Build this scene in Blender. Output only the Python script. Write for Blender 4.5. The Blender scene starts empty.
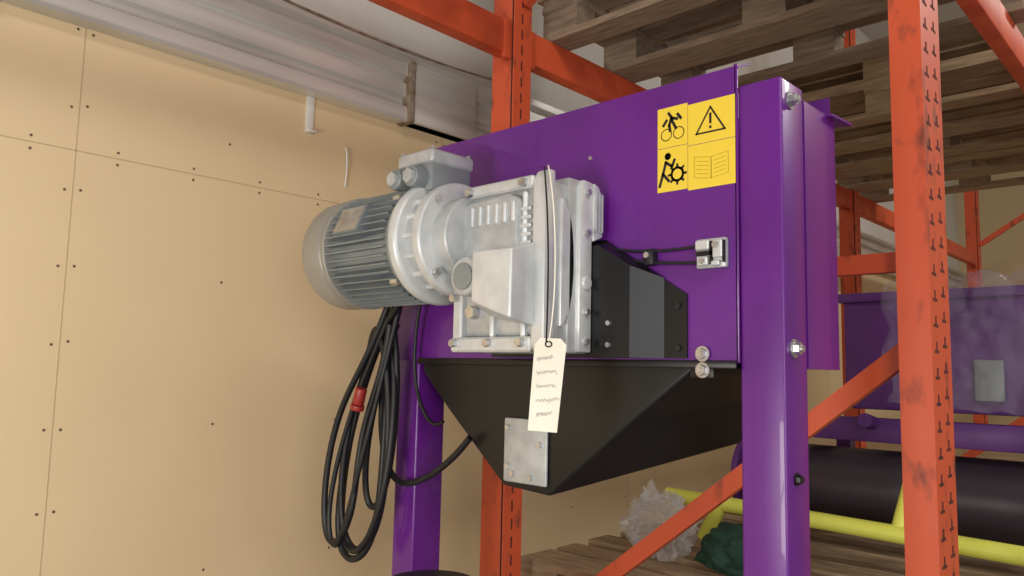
import bpy, bmesh, math, random
from mathutils import Vector, Matrix, noise
random.seed(7)
scene=bpy.context.scene
col=scene.collection
scene.view_settings.view_transform='Standard'

# ---------------- materials ----------------
def mat(name,c,rough=.5,metal=0.,c2=None,scale=8.,stretch=(1,1,1),bump=0.,coat=0.,thr=(.4,.65),spec=.5,detail=6,rvar=0.1):
    m=bpy.data.materials.new(name); m.use_nodes=True
    nt=m.node_tree; N=nt.nodes; L=nt.links; b=N['Principled BSDF']
    b.inputs['Metallic'].default_value=metal
    b.inputs['Specular IOR Level'].default_value=spec
    b.inputs['Coat Weight'].default_value=coat
    tc=N.new('ShaderNodeTexCoord'); mp=N.new('ShaderNodeMapping'); mp.inputs['Scale'].default_value=stretch
    nz=N.new('ShaderNodeTexNoise'); nz.inputs['Scale'].default_value=scale; nz.inputs['Detail'].default_value=detail
    L.new(tc.outputs['Object'],mp.inputs['Vector']); L.new(mp.outputs['Vector'],nz.inputs['Vector'])
    cr=N.new('ShaderNodeValToRGB'); cr.color_ramp.elements[0].position=thr[0]; cr.color_ramp.elements[1].position=thr[1]
    cr.color_ramp.elements[0].color=(*c,1); cr.color_ramp.elements[1].color=(*(c2 or c),1)
    L.new(nz.outputs['Fac'],cr.inputs['Fac']); L.new(cr.outputs['Color'],b.inputs['Base Color'])
    mr=N.new('ShaderNodeMapRange'); mr.inputs['To Min'].default_value=max(.02,rough-rvar); mr.inputs['To Max'].default_value=min(1,rough+rvar)
    L.new(nz.outputs['Fac'],mr.inputs['Value']); L.new(mr.outputs['Result'],b.inputs['Roughness'])
    if bump>0:
        bp=N.new('ShaderNodeBump'); bp.inputs['Strength'].default_value=bump; bp.inputs['Distance'].default_value=.003
        L.new(nz.outputs['Fac'],bp.inputs['Height']); L.new(bp.outputs['Normal'],b.inputs['Normal'])
    return m
M={}
M['purple']=mat('purple_paint',(.138,.014,.250),.36,c2=(.112,.010,.208),scale=5,coat=.25,rvar=.04)
M['black']=mat('black_paint',(.007,.007,.0075),.36,c2=(.011,.0105,.011),scale=4,spec=.4,rvar=.05)
M['blackplastic']=mat('black_rubber',(.008,.008,.010),.5)
M['cast']=mat('cast_aluminium',(.53,.55,.56),.42,.3,c2=(.42,.44,.45),scale=25,bump=.12)
M['castlt']=mat('cast_aluminium_light',(.67,.69,.69),.38,.25,c2=(.56,.58,.59),scale=18)
M['motor']=mat('motor_paint',(.27,.30,.315),.42,.3,c2=(.22,.25,.265),scale=14)
M['fan']=mat('fan_cowl_paint',(.40,.39,.36),.38,.35,c2=(.33,.32,.29),scale=6)
M['steel']=mat('zinc_steel',(.65,.65,.65),.3,.85,c2=(.45,.45,.46),scale=40)
M['trunk']=mat('galvanised_trunking',(.80,.80,.77),.34,.5,c2=(.5,.49,.46),scale=3,stretch=(1,.3,3))
M['rust']=mat('rusty_clip',(.2,.13,.08),.7,.3,c2=(.35,.3,.24),scale=30)
M['orange']=mat('orange_rack_paint',(.66,.095,.032),.48,c2=(.46,.06,.024),scale=7,thr=(.45,.7))
M['orangeworn']=mat('orange_rack_worn',(.64,.095,.033),.5,c2=(.17,.04,.025),scale=22,stretch=(1,1,.5),thr=(.56,.74))
M['dark']=mat('dark_slot',(.015,.01,.01),.9)
M['slot']=mat('perforation_shadow',(.13,.02,.012),.9,c2=(.04,.012,.01),scale=30)
M['wood']=mat('pallet_wood',(.48,.35,.22),.8,c2=(.27,.18,.105),scale=6,stretch=(1.5,12,12),bump=.3,thr=(.3,.7))
M['wood2']=mat('pallet_wood_grey',(.36,.275,.19),.85,c2=(.2,.145,.10),scale=6,stretch=(1.5,12,12),bump=.3,thr=(.3,.7))
M['wall']=mat('beige_wall_board',(.74,.58,.35),.45,c2=(.69,.53,.31),scale=1.2,thr=(.3,.7),spec=.5)
M['wallwhite']=mat('offwhite_wall',(.76,.75,.70),.7,c2=(.66,.65,.6),scale=1.5)
M['seam']=mat('board_seam',(.50,.38,.22),.8)
M['screw']=mat('screw_head',(.16,.11,.06),.5,.3)
M['floor']=mat('concrete_floor',(.25,.24,.22),.7,c2=(.16,.155,.145),scale=3,bump=.1)
M['ceil']=mat('ceiling_paint',(.6,.59,.55),.8)
M['yellow']=mat('sticker_yellow',(.90,.66,.06),.4,c2=(.85,.61,.05),scale=3)
M['ink']=mat('sticker_ink',(.01,.01,.01),.5)
M['paleink']=mat('sticker_pale_line',(.50,.34,.02),.5)
M['paper']=mat('tag_paper',(.88,.84,.72),.8,c2=(.78,.74,.62),scale=10)
M['pen']=mat('tag_pen',(.42,.40,.38),.8)
M['red']=mat('red_plastic',(.30,.02,.015),.4)
M['lime']=mat('lime_yellow_paint',(.80,.82,.14),.4,c2=(.72,.74,.11),scale=6)
M['darkcyl']=mat('dark_tube_paint',(.035,.025,.035),.4)
M['purple2']=mat('purple_paint_dusty',(.12,.03,.20),.4,c2=(.08,.02,.14),scale=4)
M['green']=mat('dark_green_cloth',(.01,.045,.03),.8,bump=.5)
M['white']=mat('white_bracket',(.75,.74,.68),.5)
def plastic(nm,a):
    m=mat(nm,(.80,.80,.82),.16,scale=12,bump=.8); b=m.node_tree.nodes['Principled BSDF']
    b.inputs['Transmission Weight'].default_value=.6; b.inputs['IOR'].default_value=1.25; b.inputs['Alpha'].default_value=a
    return m
M['film']=plastic('clear_plastic_film',.22)
M['bag']=plastic('milky_plastic_film',.45)

# ---------------- helpers ----------------
def group(name,loc=(0,0,0)):
    e=bpy.data.objects.new(name,None); e.empty_display_size=.1; e.location=loc; col.objects.link(e); return e
def add(bm,g,name,m,smooth=False,ang=35):
    bmesh.ops.recalc_face_normals(bm,faces=bm.faces)
    me=bpy.data.meshes.new(name); bm.to_mesh(me); bm.free()
    o=bpy.data.objects.new(name,me); col.objects.link(o)
    me.materials.append(M[m] if isinstance(m,str) else m)
    if smooth:
        for p in me.polygons: p.use_smooth=True
        me.set_sharp_from_angle(angle=math.radians(ang))
    if g is not None:
        o.parent=g; o.matrix_parent_inverse=Matrix.Translation(-g.location)
    return o
def _box(bm,lo,hi):
    r=bmesh.ops.create_cube(bm,size=1)
    for v in r['verts']:
        v.co=Vector([lo[i]+(v.co[i]+.5)*(hi[i]-lo[i]) for i in range(3)])
def box(g,name,lo,hi,m,bev=0.,seg=2):
    bm=bmesh.new(); _box(bm,lo,hi)
    if bev: bmesh.ops.bevel(bm,geom=bm.edges[:],offset=bev,segments=seg,affect='EDGES',profile=.5)
    return add(bm,g,name,m,bev>0)
def boxes(g,name,L,m,bev=0.):
    bm=bmesh.new()
    for lo,hi in L: _box(bm,lo,hi)
    if bev: bmesh.ops.bevel(bm,geom=bm.edges[:],offset=bev,segments=1,affect='EDGES')
    return add(bm,g,name,m)
def _cyl(bm,p0,p1,r,r2=None,seg=32):
    p0=Vector(p0);p1=Vector(p1);d=p1-p0
    mx=Matrix.Translation((p0+p1)/2)@d.to_track_quat('Z','Y').to_matrix().to_4x4()
    bmesh.ops.create_cone(bm,cap_ends=True,segments=seg,radius1=r,radius2=r if r2 is None else r2,depth=d.length,matrix=mx)
def cyl(g,name,p0,p1,r,m,r2=None,seg=40,bev=0.):
    bm=bmesh.new(); _cyl(bm,p0,p1,r,r2,seg)
    if bev:
        es=[e for e in bm.edges if any(len(f.verts)>4 for f in e.link_faces)]
        bmesh.ops.bevel(bm,geom=es,offset=bev,segments=3,affect='EDGES',profile=.5)
    return add(bm,g,name,m,True)
def prism(g,name,pts,ax,a0,a1,m,bev=0.):
    bm=bmesh.new()
    def mk(p,a):
        c=[0,0,0]; o=[i for i in range(3) if i!=ax]; c[o[0]]=p[0]; c[o[1]]=p[1]; c[ax]=a; return bm.verts.new(c)
    A=[mk(p,a0) for p in pts]; B=[mk(p,a1) for p in pts]
    bm.faces.new(A); bm.faces.new(B[::-1])
    n=len(pts)
    for i in range(n): bm.faces.new([A[i],A[(i+1)%n],B[(i+1)%n],B[i]])
    if bev: bmesh.ops.bevel(bm,geom=bm.edges[:],offset=bev,segments=2,affect='EDGES',profile=.5)
    return add(bm,g,name,m,bev>0)
def mesh(g,name,vs,fs,m,smooth=False,solid=0.,bev=0.):
    bm=bmesh.new(); V=[bm.verts.new(v) for v in vs]
    for f in fs: bm.faces.new([V[i] for i in f])
    o=add(bm,g,name,m,smooth)
    if solid:
        md=o.modifiers.new('thick','SOLIDIFY'); md.thickness=solid; md.offset=0
    return o
def tube(g,name,pts,r,m,cyc=False,res=12):
    cu=bpy.data.curves.new(name,'CURVE'); cu.dimensions='3D'; cu.bevel_depth=r; cu.bevel_resolution=3; cu.resolution_u=res
    sp=cu.splines.new('NURBS'); sp.points.add(len(pts)-1)
    for p,q in zip(sp.points,pts): p.co=(*q,1)
    sp.use_endpoint_u=not cyc; sp.use_cyclic_u=cyc; sp.order_u=4 if len(pts)>3 else len(pts)
    o=bpy.data.objects.new(name,cu); col.objects.link(o); cu.materials.append(M[m]); cu.use_fill_caps=True
    if g is not None: o.parent=g; o.matrix_parent_inverse=Matrix.Translation(-g.location)
    return o
def strokes(g,name,segs,w,y,m):
    bm=bmesh.new()
    for (a,b) in segs:
        a=Vector(a);b=Vector(b);d=(b-a).normalized();n=Vector((-d.y,d.x))*w/2
        P=[a-n-d*w/2,b-n+d*w/2,b+n+d*w/2,a+n-d*w/2]
        bm.faces.new([bm.verts.new((p.x,y,p.y)) for p in P])
    return add(bm,g,name,m)
def hexbolt(g,name,p,n,r,m='steel'):
    p=Vector(p);n=Vector(n)
    bm=bmesh.new(); _cyl(bm,p,p+n*r*.25,r*1.35,None,24); _cyl(bm,p+n*r*.25,p+n*r*1.1,r,r*.92,6)
    _cyl(bm,p+n*r*1.1,p+n*r*1.5,r*.5,None,12)
    return add(bm,g,name,m,True,30)

# ---------------- room ----------------
XW=-2.1
g=group('wall_left',(XW,3,1.5))
box(g,'board_lower',(XW-.1,-3,0),(XW,9,2.42),'wall')
box(g,'plaster_upper',(XW-.1,-3,2.42),(XW,9,4.3),'wallwhite')
S=[]
for y in [-1.79,-.59,.605,1.81,3.01,4.21,5.41,6.61]: S.append(((XW-.001,y-.0012,0),(XW+.0008,y+.0012,2.42)))
S.append(((XW-.001,-3,2.023),(XW+.0008,9,2.0255)))
boxes(g,'board_joints',S,'seam')
bm=bmesh.new()
def scr(y,z): _cyl(bm,(XW-.001,y,z),(XW+.001,y,z),.0036,None,10)
for k in range(-2,6):
    y0=.605+1.2*k
    for j in range(13):
        z=.12+j*.20+.02*random.random()
        scr(y0-.018,z); scr(y0+.018,z+random.uniform(-.01,.01))
        if j%2==0: scr(y0+.4,z); scr(y0+.8,z)
    for j in range(6):
        scr(y0+.1+j*.2,2.04); scr(y0+.1+j*.2,2.008)
add(bm,g,'screws','screw')
box(None,'wall_back',(-2.2,9,0),(4,9.1,4.3),'wall')
box(None,'wall_right',(4,-3,0),(4.1,9,4.3),'wallwhite')
box(None,'wall_front',(-2.2,-3.1,0),(4.1,-3,4.3),'wallwhite')
box(None,'floor',(-2.2,-3.1,-.1),(4.1,9.1,0),'floor')
box(None,'ceiling',(-2.2,-3.1,4.3),(4.1,9.1,4.4),'ceil')

# cable trunking on wall
XT=XW+.002
g=group('cable_trunking',(XW+.03,3,2.47))
prof=[(XT,2.345),(XT+.05,2.345),(XT+.058,2.355),(XT+.058,2.392),(XT+.030,2.410),(XT+.030,2.425),(XT+.048,2.432),(XT+.048,2.478),(XT+.030,2.485),(XT+.030,2.497),(XT+.055,2.505),(XT+.055,2.55),(XT+.085,2.56),(XT+.085,2.585),(XT,2.585)]
prism(g,'channel',prof,1,-2.9,8.9,'trunk')
for y in (.1,1.60,3.2,4.8): 
    box(g,'joint_clip',(XT,y,2.34),(XT+.07,y+.025,2.59),'rust',.004)
    box(g,'joint_cover',(XT,y+.03,2.345),(XT+.064,y+.32,2.56),'trunk',.004)
tube(g,'loose_wire',[(XW+.09,.6,2.62),(XW+.09,1.1,2.575),(XW+.09,1.5,2.55),(XW+.085,2.0,2.60)],.004,'rust')
g=group('wall_bracket',(XW+.01,1.2,2.2))
box(g,'strap',(XW+.001,1.245,2.235),(XW+.006,1.272,2.345),'white',.001)
box(g,'tab',(XW+.001,1.245,2.228),(XW+.025,1.272,2.235),'white',.001)
g=group('wall_hook',(XW+.01,1.40,2.2))
tube(g,'hook_wire',[(XW+.006,1.395,2.21),(XW+.02,1.395,2.20),(XW+.012,1.40,2.14),(XW+.006,1.40,2.08)],.003,'white')

# ---------------- pallet rack ----------------
g=group('pallet_rack',(-1,3,0))
def post(x0,x1,y0,y1,nm,slots):
    t=.004; zt=3.9
    boxes(g,nm,[((x0,y0,0),(x1,y0+t,zt)),((x1-t,y0+t,0),(x1,y1-t,zt)),((x0,y0+t,0),(x0+t,y1-t,zt)),((x0,y1-t,0),(x0+.022,y1,zt)),((x1-.022,y1-t,0),(x1,y1,zt))],'orangeworn')
    box(g,nm+'_foot',(x0-.02,y0-.02,0),(x1+.02,y1+.02,.008),'orange')
    sl=[]
    z=.1; w=(y1-y0)
    while z<3.85:
        if slots:
            for k,yy in enumerate((y0+w*.26,y0+w*.70)):
                zz=z+(.012 if k else 0)
                sl.append(((x1-.001,yy-w*.12,zz),(x1+.0006,yy+w*.09,zz+.006)))
                sl.append(((x1-.001,yy-w*.04,zz+.006),(x1+.0006,yy+w*.02,zz+.022)))
        else:
            sl.append(((x1-.001,y0+.03,z),(x1+.0006,y0+.036,z+.03)))
        z+=.05
    if not slots: boxes(g,nm+'_fold_line',[((x1-.010,y0-.0007,0.01),(x1-.005,y0+.001,3.9))],'dark')
    boxes(g,nm+'_slots',sl,'slot')
FY=[-1.1,1.6,4.4,7.2]
for i,fy in enumerate(FY):
    post(-1.626,-1.535,fy,fy+.075,f'upright_rear_{i}',False)
    post(-.484,-.425,fy,fy+.13,f'upright_front_{i}',True)
    ym=fy+.045
    def brace(a,b,nm):
        a=Vector((a[0],ym,a[1])); b=Vector((b[0],ym,b[1])); d=(b-a); L=d.length
        bm=bmesh.new(); _box(bm,(-L/2,-.012,-.02),(L/2,.012,.02))
        ang=math.atan2(d.z,d.x); bmesh.ops.transform(bm,matrix=Matrix.Translation((a+b)/2)@Matrix.Rotation(-ang,4,'Y'),verts=bm.verts)
        add(bm,g,nm,'orangeworn')
    brace((-1.535,.15),(-.48,.15),'brace_h')
    brace((-1.535,.70),(-.48,.2),'brace_d'); brace((-1.535,.72),(-.48,1.555),'brace_d')
    brace((-1.535,1.733),(-.48,1.733),'brace_h')
    brace((-1.535,2.62),(-.48,3.3),'brace_d'); brace((-1.535,3.8),(-.48,3.8),'brace_h')
for i in range(3):
    y1=FY[i+1]-.001
    for nm,zt in (('upper',2.55),('lower',.80)):
        if nm=='lower' and i==0: continue
        for sd,xa,xb,yo in (('rear',-1.60,-1.55,.076),('front',-.475,-.43,.131)):
            y0=FY[i]+yo
            box(g,f'beam_{nm}_{sd}_{i}',(xa,y0,zt-.105),(xb,y1,zt),'orange',.006)
            for ye,s in ((y0,1),(y1,-1)):
                xo=xb+.004
                box(g,f'beam_end_plate_{nm}_{sd}_{i}',(xb-.01,min(ye,ye+s*.03),zt-.12),(xo,max(ye,ye+s*.03),zt-.001),'orange',.002)

# pallets
def pallet_mesh(m):
    bm=bmesh.new(); W=1.2;D=.8
    for i,(y,w) in enumerate(((.0,.145),(.172,.10),(.345,.11),(.528,.10),(.655,.145))):
        j=random.uniform(-.006,.006); _box(bm,(0+j,y,.122),(W+j,y+w,.144))
    for x in (0,.5275,1.055): _box(bm,(x,0,.100),(x+.145,D,.122))
    for x in (0,.5275,1.055):
        for y,w in ((0,.1),(.3275,.145),(.7,.1)): _box(bm,(x+.004,y+.003,.022),(x+.141,y+w-.003,.100))
    for y,w in ((0,.1),(.3275,.145),(.7,.1)): _box(bm,(0,y,0),(W,y+w,.022))
    bmesh.ops.translate(bm,vec=(-W/2,-D/2,0),verts=bm.verts)
    me=bpy.data.meshes.new('pallet_mesh'); bmesh.ops.recalc_face_normals(bm,faces=bm.faces); bm.to_mesh(me); bm.free(); me.materials.append(M[m]); return me
PM=[pallet_mesh('wood'),pallet_mesh('wood2')]
def pallet(x,y,z,rot=0.,k=None):
    o=bpy.data.objects.new('wooden_pallet',PM[k] if k is not None else random.choice(PM)); o.location=(x,y,z); o.rotation_euler=(0,0,rot); col.objects.link(o)
def stack(y,z,n,k=None):
    for q in range(n): pallet(-1.017+random.uniform(-.03,.03),y+random.uniform(-.012,.012),z+.1445*q,random.choice((0,math.pi))+random.uniform(-.012,.012),k)
stack(2.18,2.5505,5)
stack(3.58,2.5505,2,0); stack(4.42,2.5505,2)
for y in (2.16,3.03,3.9,4.98,5.84,6.7): stack(y,.8005,1,0)

# ---------------- screw feeder machine ----------------
g=group('hopper_feeder_machine',(-1.03,1.35,0))
Y0=1.2
box(g,'front_panel',(-1.53,Y0-.006,1.52),(-.612,Y0-.002,2.035),'purple')
box(g,'panel_fold',(-.616,Y0-.006,1.52),(-.609,Y0-.0005,2.04),'purple',.002)
mesh(g,'top_lip',[(-1.53,Y0-.004,2.033),(-.608,Y0-.004,2.033),(-.608,Y0+.04,2.052),(-1.53,Y0+.04,2.052)],[(0,1,2,3)],'purple',solid=.004)
def leg(x0,x1,nm,zt=1.995):
    box(g,nm,(x0,Y0,.01),(x1,Y0+.088,zt),'purple',.005,3)
    box(g,nm+'_foot',(x0-.03,Y0-.02,0),(x1+.03,Y0+.11,.01),'purple')
leg(-.611,-.533,'leg_right',2.0); leg(-1.525,-1.447,'leg_left')
bm=bmesh.new(); _box(bm,(-.60,Y0+.0885,1.513),(-.5315,1.437,1.988))
es=[e for e in bm.edges if abs(e.verts[0].co.x+.5315)<1e-4 and abs(e.verts[1].co.x+.5315)<1e-4 and (min(e.verts[0].co.y,e.verts[1].co.y)>1.4 or min(e.verts[0].co.z,e.verts[1].co.z)>1.9)]
bmesh.ops.bevel(bm,geom=es,offset=.014,segments=4,affect='EDGES',profile=.5)
add(bm,g,'side_panel_right','purple',True)
mesh(g,'side_lip',[(-.545,1.385,1.978),(-.545,1.46,1.978),(-.514,1.470,1.978),(-.520,1.385,1.978)],[(0,1,2,3)],'purple',solid=.004)
box(g,'side_panel_left',(-1.53,Y0+.0885,1.52),(-1.526,1.435,2.02),'purple')
box(g,'back_panel',(-1.53,1.438,1.513),(-.545,1.442,2.03),'purple')
for z in (1.965,1.545): hexbolt(g,'leg_bolt',(-.533,1.232,z),(1,0,0),.0115)
hexbolt(g,'leg_bolt_dark',(-.533,1.235,1.335),(1,0,0),.008,'black')
for z in (1.535,1.507): hexbolt(g,'panel_bolt',(-.675,Y0-.010,z),(0,-1,0),.010)
cyl(g,'panel_screw',(-.925,Y0-.010,1.925),(-.925,Y0-.005,1.925),.004,'steel',seg=12)

# black hopper body
f=Y0-.004; b=1.5
F=[(-1.425,f,1.52),(-.690,f,1.52),(-.698,f,1.505),(-.832,f,1.403),(-1.024,f,1.249),(-1.15,f,1.256),(-1.33,f,1.405),(-1.425,f,1.490)]
Bk=[(-1.425,b,1.508),(-.625,b,1.508),(-.625,b,1.495),(-.735,b,1.455),(-.76,b,1.36),(-1.36,b,1.36),(-1.41,b,1.459),(-1.425,b,1.490)]
vs=F+Bk; n=8
fs=[tuple(range(n)),tuple(range(2*n-1,n-1,-1))]+[(i,(i+1)%n,n+(i+1)%n,n+i) for i in range(n)]
o=mesh(g,'hopper_trough',vs,fs,'black'); bv=o.modifiers.new('b','BEVEL'); bv.width=.006; bv.segments=3
for p in o.data.polygons: p.use_smooth=True
box(g,'hopper_rim',(-1.44,Y0-.012,1.510),(-.612,Y0-.0065,1.524),'black',.002)
box(g,'rim_tab',(-.70,Y0-.010,1.494),(-.655,Y0-.0065,1.513),'black',.001)
box(g,'outlet_cover_plate',(-1.145,Y0-.012,1.268),(-1.025,Y0-.005,1.400),'cast',.004)
for (x,z) in ((-1.132,1.30),(-1.117,1.286),(-1.067,1.282),(-1.042,1.35),(-1.132,1.38)):
    cyl(g,'plate_bolt',(x,Y0-.018,z),(x,Y0-.012,z),.006,'steel',seg=6)
# black drive mounting box
vs=[(-1.15,1.150,1.527),(-.800,1.150,1.527),(-.800,1.150,1.694),(-.872,1.150,1.738),(-1.15,1.150,1.738),
    (-1.15,1.189,1.527),(-.752,1.189,1.527),(-.752,1.189,1.672),(-.876,1.189,1.748),(-1.15,1.189,1.748)]
fs=[(0,1,2,3,4),(1,6,7,2),(2,7,8,3),(3,8,9,4),(0,4,9,5),(0,5,6,1),(5,9,8,7,6)]
mesh(g,'drive_mounting_box',vs,fs,'black')
prism(g,'mounting_flange',[(-1.17,1.527),(-.706,1.527),(-.706,1.640),(-.885,1.755),(-1.17,1.755)],1,1.189,1.1935,'black')
for z in (1.550,1.590): cyl(g,'box_bolt',(-.845,1.150,z),(-.845,1.144,z),.005,'steel',seg=6)
for z in (1.545,1.620): cyl(g,'flange_bolt',(-.722,1.189,z),(-.722,1.184,z),.006,'blackplastic',seg=6)

# stickers
s=group('warning_sticker',(-.69,1.193,1.91))
ys=Y0-.0068
def sheet(nm,x0,x1,z0,z1): box(s,nm,(x0,ys,z0),(x1,Y0-.0061,z1),'yellow')
dz=-.007
sheet('label_ul',-.769,-.706,1.914,1.990); sheet('label_ll',-.769,-.706,1.831,1.913)
sheet('label_ur',-.705,-.613,1.909,1.985); sheet('label_lr',-.705,-.613,1.827,1.908)
yi=ys-.0004
def ring(cx,cz,r,n=20): return [((cx+r*math.cos(2*math.pi*i/n),cz+r*math.sin(2*math.pi*i/n)),(cx+r*math.cos(2*math.pi*(i+1)/n),cz+r*math.sin(2*math.pi*(i+1)/n))) for i in range(n)]
def sh(L): return [((a[0],a[1]+dz),(b_[0],b_[1]+dz)) for a,b_ in L]
T=[((-.688,1.934),(-.632,1.934)),((-.632,1.934),(-.660,1.979)),((-.660,1.979),(-.688,1.934))]
strokes(s,'warning_triangle',sh(T),.0032,yi,'ink')
strokes(s,'exclamation',sh([((-.660,1.966),(-.660,1.951)),((-.660,1.943),(-.660,1.942))]),.0045,yi,'ink')
bk=[]
for sg in (-1,1):
    x0=-.659; x1=-.659+sg*.033
    bk+=[((x0,1.850),(x1,1.855)),((x0,1.888),(x1,1.893)),((x1,1.855),(x1,1.893)),((x0,1.850),(x0,1.888))]
    for k in range(4): bk.append(((x0+sg*.005,1.858+k*.0075),(x1-sg*.005,1.862+k*.0075)))
strokes(s,'open_book_icon',sh(bk),.0009,yi,'paleink')
gear=ring(-.727,1.868,.012,14)
for k in range(8):
    a=k*math.pi/4; gear.append(((-.727+.013*math.cos(a),1.868+.013*math.sin(a)),(-.727+.0175*math.cos(a),1.868+.0175*math.sin(a))))
strokes(s,'gear_icon',sh(gear),.0045,yi,'ink')
strokes(s,'person_icon',sh(ring(-.747,1.904,.0035,8)+[((-.751,1.893),(-.757,1.872)),((-.751,1.893),(-.738,1.884)),((-.757,1.872),(-.745,1.858)),((-.757,1.872),(-.764,1.850)),((-.738,1.884),(-.733,1.895))]),.0055,yi,'ink')
strokes(s,'pulley_icon',sh(ring(-.750,1.945,.011,14)+ring(-.724,1.945,.011,14)),.0016,yi,'ink')
strokes(s,'hand_icon',sh([((-.745,1.985),(-.738,1.975)),((-.738,1.975),(-.728,1.972)),((-.740,1.975),(-.744,1.962)),((-.744,1.962),(-.742,1.952)),((-.738,1.970),(-.730,1.955)),((-.75,1.972),(-.756,1.964)),((-.726,1.98),(-.720,1.972))]),.0055,yi,'ink')

# latch with cables
s=group('sensor_cable_clip',(-.65,1.18,1.70))
box(s,'clip_base',(-.683,1.182,1.682),(-.626,1.1935,1.734),'cast',.003)
boxes(s,'clip_teeth',[((-.680,1.172,1.713),(-.654,1.183,1.730)),((-.648,1.174,1.698),(-.630,1.183,1.729)),((-.678,1.174,1.686),(-.658,1.183,1.702)),((-.650,1.172,1.684),(-.635,1.183,1.693))],'castlt',.002)
boxes(s,'clip_gaps',[((-.680,1.176,1.704),(-.65,1.1835,1.711)),((-.654,1.176,1.688),(-.650,1.1835,1.728)),((-.630,1.176,1.69),(-.627,1.1835,1.728))],'dark')
cyl(s,'clip_screw',(-.640,1.168,1.720),(-.640,1.178,1.720),.006,'steel',seg=6)
cyl(s,'clip_screw',(-.666,1.168,1.694),(-.666,1.178,1.694),.005,'steel',seg=6)
tube(s,'cable_a',[(-.93,1.185,1.760),(-.87,1.180,1.728),(-.79,1.184,1.716),(-.68,1.184,1.722)],.0028,'blackplastic')
tube(s,'cable_b',[(-.93,1.185,1.752),(-.86,1.178,1.706),(-.79,1.184,1.700),(-.68,1.184,1.693)],.0028,'blackplastic')
box(s,'cable_clamp',(-.790,1.176,1.696),(-.768,1.1935,1.726),'blackplastic',.003)
cyl(s,'clamp_bolt',(-.779,1.170,1.714),(-.779,1.178,1.714),.006,'steel',seg=6)

# ---------------- gear motor ----------------
g=group('electric_gearmotor',(-1.2,1.1,1.7))
gy0,gz0,gz1=1.027,1.530,1.868
box(g,'gear_case',(-1.13,1.045,1.56),(-.915,1.10,1.848),'cast',.016,4)
box(g,'gear_case_rear',(-1.12,1.09,1.533),(-.895,1.148,1.862),'cast',.004)
prism(g,'side_flange_front',[(gy0,1.545),(gy0+.012,gz0),(1.055,gz0),(1.055,gz1),(gy0+.012,gz1),(gy0,1.85)],0,-.930,-.898,'castlt',.004)
prism(g,'side_body',[(1.05,1.55),(1.13,1.55),(1.13,1.85),(1.05,1.85)],0,-.96,-.903,'cast',.008)
prism(g,'side_flange_rear',[(1.112,1.535),(1.149,1.535),(1.149,1.86),(1.122,1.862),(1.112,1.845)],0,-.925,-.885,'castlt',.004)
prism(g,'side_flange_upper',[(1.149,1.745),(1.178,1.757),(1.178,1.835),(1.165,1.855),(1.149,1.86)],0,-1.0,-.882,'castlt',.004)
for k in range(3): box(g,'side_step',(-.883,1.151+k*.009,1.765),(-.878,1.156+k*.009,1.84),'cast',.001)
arc=[(1.070+.036*math.sin(math.pi*i/12),1.70-.12*math.cos(math.pi*i/12)) for i in range(13)]
prism(g,'side_arc_cover',arc,0,-.91,-.895,'castlt',.003)
cyl(g,'side_bearing_cap',(-.90,1.131,1.665),(-.880,1.131,1.665),.013,'castlt',bev=.003)
for z in (1.555,1.61,1.76,1.838): cyl(g,'side_bolt',(-.888,1.131,z),(-.878,1.131,z),.007,'steel',seg=6)
boxes(g,'front_frame',[((-1.15,1.032,1.533),(-.935,1.06,1.562)),((-1.12,1.032,1.838),(-.935,1.06,1.862)),((-1.15,1.036,1.533),(-1.125,1.07,1.66)),((-1.045,1.034,1.56),(-1.034,1.05,1.62)),((-.965,1.034,1.56),(-.953,1.05,1.835))],'castlt',.004)
for x,z in ((-1.135,1.55),(-.955,1.55),(-1.10,1.848),(-.955,1.848),(-1.137,1.64),(-1.04,1.55)):
    cyl(g,'front_bolt',(x,1.020,z),(x,1.034,z),.008,'steel',seg=6)
cyl(g,'oil_plug',(-1.09,1.025,1.61),(-1.09,1.046,1.61),.013,'steel',seg=6)
boxes(g,'gear_case_ribs',[((-1.085+k*.022,1.016,1.775),(-1.077+k*.022,1.035,1.815)) for k in range(6)],'castlt',.002)
boxes(g,'gear_case_ribs_side',[((-.965,1.032,1.70+k*.016),(-.94,1.046,1.707+k*.016)) for k in range(7)],'castlt',.002)
prism(g,'gear_case_bulge',[(-1.12,1.70),(-1.10,1.66),(-.975,1.66),(-.960,1.70),(-.965,1.82),(-.985,1.832),(-1.10,1.826),(-1.12,1.81)],1,1.022,1.05,'cast',.008)
A=[(-1.012,.955,1.622),(-.912,.955,1.588),(-.912,.955,1.712),(-1.012,.955,1.714)]
Bq=[(-1.050,1.045,1.60),(-.925,1.045,1.576),(-.925,1.045,1.738),(-1.050,1.045,1.730)]
fs=[(0,1,2,3),(7,6,5,4),(0,4,5,1),(1,5,6,2),(2,6,7,3),(3,7,4,0)]
o=mesh(g,'shaft_cover',A+Bq,fs,'castlt'); bv=o.modifiers.new('b','BEVEL'); bv.width=.005; bv.segments=3
for p in o.data.polygons: p.use_smooth=True
cyl(g,'small_boss',(-1.066,.985,1.675),(-1.066,1.045,1.675),.038,'cast',bev=.006)
cyl(g,'small_boss_cap',(-1.066,.981,1.675),(-1.066,.986,1.675),.026,'motor',bev=.001)
ay,az=1.055,1.762
def cx(nm,x0,x1,r,m,r2=None,bev=.004): return cyl(g,nm,(x0,ay,az),(x1,ay,az),r,m,r2,64,bev)
cx('adapter_neck',-1.155,-1.105,.085,'cast')
cx('adapter_flange',-1.170,-1.145,.118,'castlt',bev=.006)
cx('adapter_bell',-1.205,-1.168,.104,'cast',bev=.003)
cx('motor_flange',-1.232,-1.203,.131,'castlt',bev=.010)
cx('bearing_shield',-1.252,-1.230,.120,'motor',bev=.006)
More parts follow.
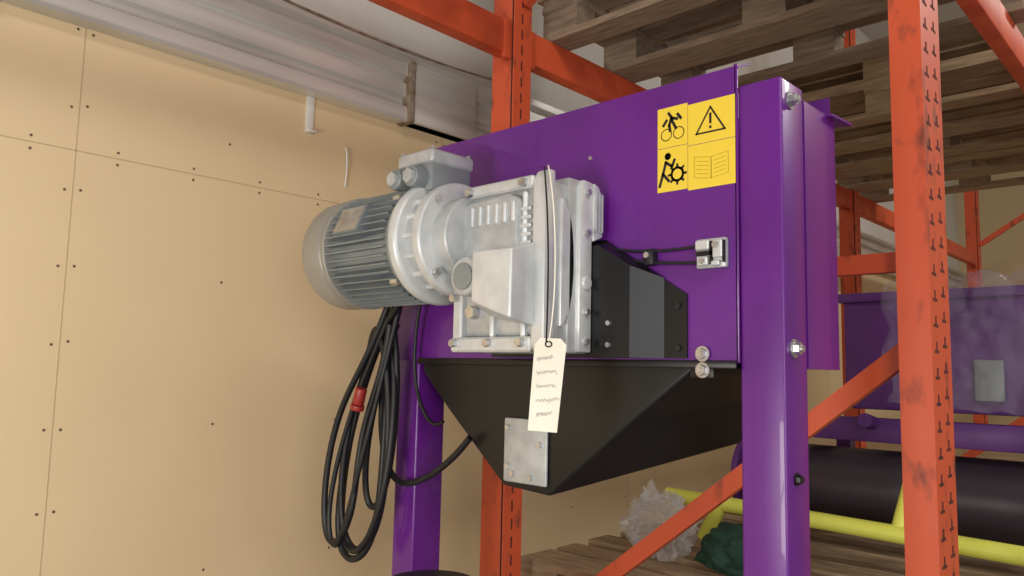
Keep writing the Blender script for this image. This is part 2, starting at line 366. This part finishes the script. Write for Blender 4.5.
cx('stator_core',-1.475,-1.248,.104,'motor')
bm=bmesh.new()
for k in range(44):
    a=2*math.pi*k/44
    r=bmesh.ops.create_cube(bm,size=1)
    for v in r['verts']:
        v.co=Vector((-1.358+v.co.x*.212,v.co.y*.0032,.112+v.co.z*.028))
    bmesh.ops.rotate(bm,cent=(0,0,0),matrix=Matrix.Rotation(a,3,'X'),verts=r['verts'])
    bmesh.ops.translate(bm,vec=(0,ay,az),verts=r['verts'])
add(bm,g,'cooling_fins','motor')
cx('fan_cowl_rim',-1.472,-1.458,.1300,'fan',bev=.002)
cx('fan_cowl',-1.563,-1.470,.1285,'fan',bev=.022)
for k in range(4):
    a=math.pi/4+k*math.pi/2
    for nm,x0,x1,r in (('flange_bolt',-1.146,-1.134,.104),('shield_bolt',-1.262,-1.240,.123)):
        cyl(g,nm,(x0,ay+r*math.cos(a),az+r*math.sin(a)),(x1,ay+r*math.cos(a),az+r*math.sin(a)),.008,'steel',seg=6)
for k in range(16):
    a=2*math.pi*k/16
    p0=Vector((-1.19,ay+.104*math.cos(a),az+.104*math.sin(a)))
    cyl(g,'bell_rib',p0-Vector((.015,0,0)),p0+Vector((.02,0,0)),.006,'castlt',seg=8)
def radial_plate(nm,x0,x1,ang,w,r0,r1,m):
    bm=bmesh.new(); _box(bm,(x0,-w/2,r0),(x1,w/2,r1))
    bmesh.ops.rotate(bm,cent=(0,0,0),matrix=Matrix.Rotation(ang,3,'X'),verts=bm.verts)
    bmesh.ops.translate(bm,vec=(0,ay,az),verts=bm.verts); return add(bm,g,nm,m)
radial_plate('nameplate_pad',-1.425,-1.335,math.radians(66),.066,.10,.129,'motor')
radial_plate('nameplate',-1.420,-1.340,math.radians(66),.058,.129,.1305,'steel')
# terminal box
box(g,'terminal_box',(-1.285,.995,1.862),(-1.180,1.105,1.922),'motor',.006)
box(g,'terminal_box_lid',(-1.290,.990,1.919),(-1.175,1.110,1.950),'cast',.008,3)
box(g,'terminal_box_neck',(-1.27,1.0,1.85),(-1.19,1.10,1.864),'motor',.003)
for x in (-1.263,-1.210):
    cyl(g,'cable_gland',(x,.962,1.889),(x,.997,1.889),.022,'motor',bev=.003)
    cyl(g,'cable_gland_cap',(x,.955,1.889),(x,.963,1.889),.016,'cast',seg=6)
for x,y in ((-1.28,1.0),(-1.185,1.0),(-1.185,1.10),(-1.28,1.10)): cyl(g,'lid_screw',(x,y,1.948),(x,y,1.955),.005,'steel',seg=8)

# tag
g=group('paper_tag',(-.865,1.0,1.48))
c=Vector((-.871,1.010,0)); r=Vector((.7259,.6875,0)).normalized(); w=.029
def tp(a,z,d=0.): return c+r*a+Vector((-.69,.72,0))*(-d)+Vector((0,0,z))
out=[(-w-.004,1.398),(w-.012,1.395),(w+.002,1.545),(w-.008,1.556),(-w+.014,1.556),(-w+.005,1.545)]
mesh(g,'card',[tp(a,z) for a,z in out],[tuple(range(6))],'paper',solid=.0006)
for k in range(5):
    z=1.520-k*.024; a0=-w+.009; L=.022+random.random()*.018; P=[]
    for i in range(26):
        P.append(tp(a0+L*i/25+.0018*math.sin(i*2.3),z+.0065*math.sin(i*1.9+k)*random.uniform(.4,1.1)+.004*i/25,.0010))
    tube(g,'handwriting',P,.0004,'pen',res=3)
tube(g,'eyelet',[tp(.006*math.cos(t),1.546+.005*math.sin(t),.001) for t in [i*math.pi/4 for i in range(8)]],.0012,'dark',cyc=True)
tube(g,'string',[tp(0,1.548,.001),(-.868,1.02,1.60),(-.868,1.024,1.72),(-.880,1.022,1.84),(-.892,1.024,1.873),(-.905,1.04,1.873)],.0014,'paper')
tube(g,'string_b',[tp(-.004,1.548,.001),(-.878,1.014,1.60),(-.880,1.018,1.72),(-.893,1.020,1.84),(-.900,1.024,1.871),(-.915,1.04,1.873)],.0016,'dark')

# power cable coil
g=group('power_cable',(-1.56,1.14,1.35))
DX=.03
def loop(cx_,cz,rx,rz,y,ph=0,n=14,tilt=0.,turns=1):
    P=[]
    for i in range(n*turns+1):
        t=ph+2*math.pi*i/n
        k=1 if i<n else 1.15
        dx=rx*math.cos(t)*k; dz_=rz*math.sin(t)
        P.append((cx_+dx*(1-.35*(dz_/rz))+tilt*dz_,y+.010*math.sin(t*1.5),cz+dz_))
    return P
def ctube(nm,P,r): tube(g,nm,[(x+DX*min(1,max(0,(1.66-z)*6)),y-.012,z) for x,y,z in P],r,'blackplastic')
ctube('coil_a',[(-1.45,1.15,1.66),(-1.48,1.145,1.62)]+loop(-1.575,1.325,.078,.275,1.145,math.pi/2,turns=2,tilt=.15)[2:]+[(-1.48,1.13,1.60),(-1.41,1.12,1.655)],.0080)
ctube('coil_b',loop(-1.54,1.38,.04,.225,1.165,math.pi/2,turns=1,tilt=.2),.0080)
tube(g,'coil_c',[(-1.40,1.16,1.66),(-1.42,1.165,1.60),(-1.435,1.17,1.50),(-1.40,1.17,1.40),(-1.36,1.18,1.36),(-1.33,1.18,1.38)],.0045,'blackplastic')
tube(g,'coil_d',[(-1.46,1.15,1.66),(-1.52,1.155,1.52),(-1.55,1.16,1.35),(-1.50,1.17,1.22),(-1.40,1.17,1.23),(-1.30,1.18,1.29),(-1.24,1.18,1.35)],.0075,'blackplastic')
ctube('coil_e',[(-1.48,1.16,1.65),(-1.60,1.15,1.50),(-1.69,1.14,1.22),(-1.68,1.14,1.01),(-1.54,1.15,1.05),(-1.53,1.16,1.3),(-1.52,1.16,1.55),(-1.48,1.16,1.64)],.0085)
ctube('coil_f',[(-1.47,1.13,1.65),(-1.55,1.12,1.52),(-1.67,1.12,1.42),(-1.73,1.12,1.18),(-1.69,1.12,1.03),(-1.58,1.12,1.14),(-1.60,1.13,1.35),(-1.50,1.13,1.5),(-1.47,1.13,1.6)],.0080)
ctube('coil_g',[(-1.44,1.14,1.65),(-1.50,1.13,1.50),(-1.56,1.12,1.30),(-1.62,1.12,1.12),(-1.66,1.12,1.04),(-1.71,1.12,1.12),(-1.66,1.13,1.34),(-1.57,1.13,1.5),(-1.47,1.13,1.62)],.0065)
cyl(g,'plug_body',(-1.535,1.09,1.410),(-1.523,1.09,1.450),.014,'red',bev=.004)
cyl(g,'plug_collar',(-1.539,1.09,1.398),(-1.535,1.09,1.410),.017,'red',bev=.002)

# waste bin bottom
g=group('black_waste_bin',(-1.2,1.07,0))
cyl(g,'bin_body',(-1.205,1.05,0),(-1.205,1.05,1.045),.088,'blackplastic',bev=.01)
cyl(g,'bin_lid',(-1.205,1.05,1.04),(-1.205,1.05,1.078),.098,'blackplastic',bev=.016)

# ---------------- things on lower shelf ----------------
ZP=.8005+.1445
g=group('purple_auger_machine',(-.9,2.75,ZP))
box(g,'hopper_box',(-.955,2.6,1.40),(-.25,3.1,1.76),'purple2',.01)
box(g,'hopper_box_rim',(-.97,2.585,1.745),(-.235,3.115,1.775),'purple2',.005)
box(g,'side_rail',(-1.15,2.56,1.30),(-.10,2.6,1.375),'purple2',.004)
boxes(g,'stand_legs',[((-1.1,2.9,ZP),(-1.05,2.95,1.32)),((-.35,2.9,ZP),(-.30,2.95,1.32)),((-1.1,2.6,1.30),(-1.05,2.95,1.34)),((-.35,2.6,1.30),(-.30,2.95,1.34))],'purple2')
cyl(g,'auger_tube',(-1.30,2.66,1.145),(-.1,2.66,1.145),.125,'darkcyl',bev=.01)
cyl(g,'auger_end_flange',(-1.32,2.66,1.145),(-1.30,2.66,1.145),.15,'purple2',bev=.003)
box(g,'cover_plate',(-.575,2.580,1.44),(-.50,2.6,1.56),'motor',.004)
cyl(g,'cable_gland',(-.86,2.56,1.36),(-.86,2.5,1.37),.022,'purple2')
bm=bmesh.new()
path=[(2.99,1.79),(2.78,1.795),(2.60,1.80),(2.565,1.78),(2.555,1.68),(2.55,1.58),(2.545,1.48),(2.55,1.40)]
nu,nv=90,80
rows=[]
for j in range(nv+1):
    t=j/nv*(len(path)-1); i0=min(int(t),len(path)-2); fr=t-i0
    y=path[i0][0]*(1-fr)+path[i0+1][0]*fr; z=path[i0][1]*(1-fr)+path[i0+1][1]*fr
    row=[]
    for i in range(nu+1):
        x=-.80+.57*i/nu
        d=noise.turbulence(Vector((x*11,z*9+y*3,1.3)),4,True)*.05
        row.append(bm.verts.new((x+.03*noise.noise(Vector((z*9,y*5,x*3))),y-d,z+d*.6)))
    rows.append(row)
for j in range(nv):
    for i in range(nu): bm.faces.new([rows[j][i],rows[j][i+1],rows[j+1][i+1],rows[j+1][i]])
o=add(bm,g,'plastic_wrap','film',True,180)

g=group('yellow_trolley_frame',(-.9,2.35,ZP))
def bar(nm,a,b,r=.025): cyl(g,nm,a,b,r,'lime',seg=16)
bar('front_rail',(-1.47,2.35,1.085),(-.2,2.35,1.055))
bar('leg_a',(-1.27,2.35,1.08),(-1.33,2.35,ZP+.014)); bar('leg_b',(-1.08,2.35,1.07),(-1.02,2.35,ZP+.014))
bar('upright_a',(-.73,2.35,1.06),(-.70,2.42,1.24),.021); bar('leg_c',(-.4,2.35,1.06),(-.38,2.35,ZP+.014))
def blob(nm,c,s,m,amp,sub=5,fr=3.):
    bm=bmesh.new(); bmesh.ops.create_icosphere(bm,subdivisions=sub,radius=1)
    for v in bm.verts:
        d=1+amp*noise.turbulence(v.co*fr,3,True)-amp*.5
        p=v.co*d; v.co=Vector((c[0]+p.x*s[0],c[1]+p.y*s[1],max(ZP+.001,c[2]+p.z*s[2])))
    return add(bm,None,nm,m)
blob('crumpled_plastic_film',(-1.34,2.10,1.02),(.10,.1,.12),'bag',.7,5,2.6)
blob('dark_green_cloth_bundle',(-1.06,2.10,.99),(.14,.1,.085),'green',.3,4,2.)

# ---------------- lights ----------------
def area(name,loc,tgt,size,power,c=(1,1,1),sy=None):
    l=bpy.data.lights.new(name,'AREA'); l.energy=power; l.color=c; l.size=size
    if sy: l.shape='RECTANGLE'; l.size_y=sy
    o=bpy.data.objects.new(name,l); o.location=loc; o.rotation_euler=(Vector(tgt)-Vector(loc)).to_track_quat('-Z','Y').to_euler(); col.objects.link(o)
area('ceiling_lamp',(1.6,-.2,4.2),(1.2,.2,0),1.8,62,(1,.96,.89),.5)
area('ceiling_lamp',(1.4,4.6,4.2),(1.0,4.6,0),1.6,90,(1,.95,.88),.3)
area('doorway_light',(2.8,-1.6,1.7),(-1.2,1.4,1.5),1.8,66,(.98,.98,1),2.2)
area('lower_wall_fill',(-.75,-1.0,1.2),(-2.1,1.15,1.15),.7,27,(1,.96,.88),.7)  # added warm fill, out of view, brightens the lower left wall
w=bpy.data.worlds.new('World'); scene.world=w; w.use_nodes=True
w.node_tree.nodes['Background'].inputs[0].default_value=(.6,.65,.75,1); w.node_tree.nodes['Background'].inputs[1].default_value=.3

# ---------------- camera ----------------
cd=bpy.data.cameras.new('Camera'); cam=bpy.data.objects.new('Camera',cd); col.objects.link(cam)
cd.lens=27; cd.sensor_width=36; cd.clip_start=.02
Yv=Vector((733,-98.4,-768)).normalized(); Zv=Vector((161,7190,-768)).normalized(); Xv=Yv.cross(Zv).normalized(); Zv=Xv.cross(Yv)
R=Matrix((Xv,Yv,Zv)).to_4x4()
cam.matrix_world=Matrix.Translation((0,0,1.5))@R
scene.camera=cam
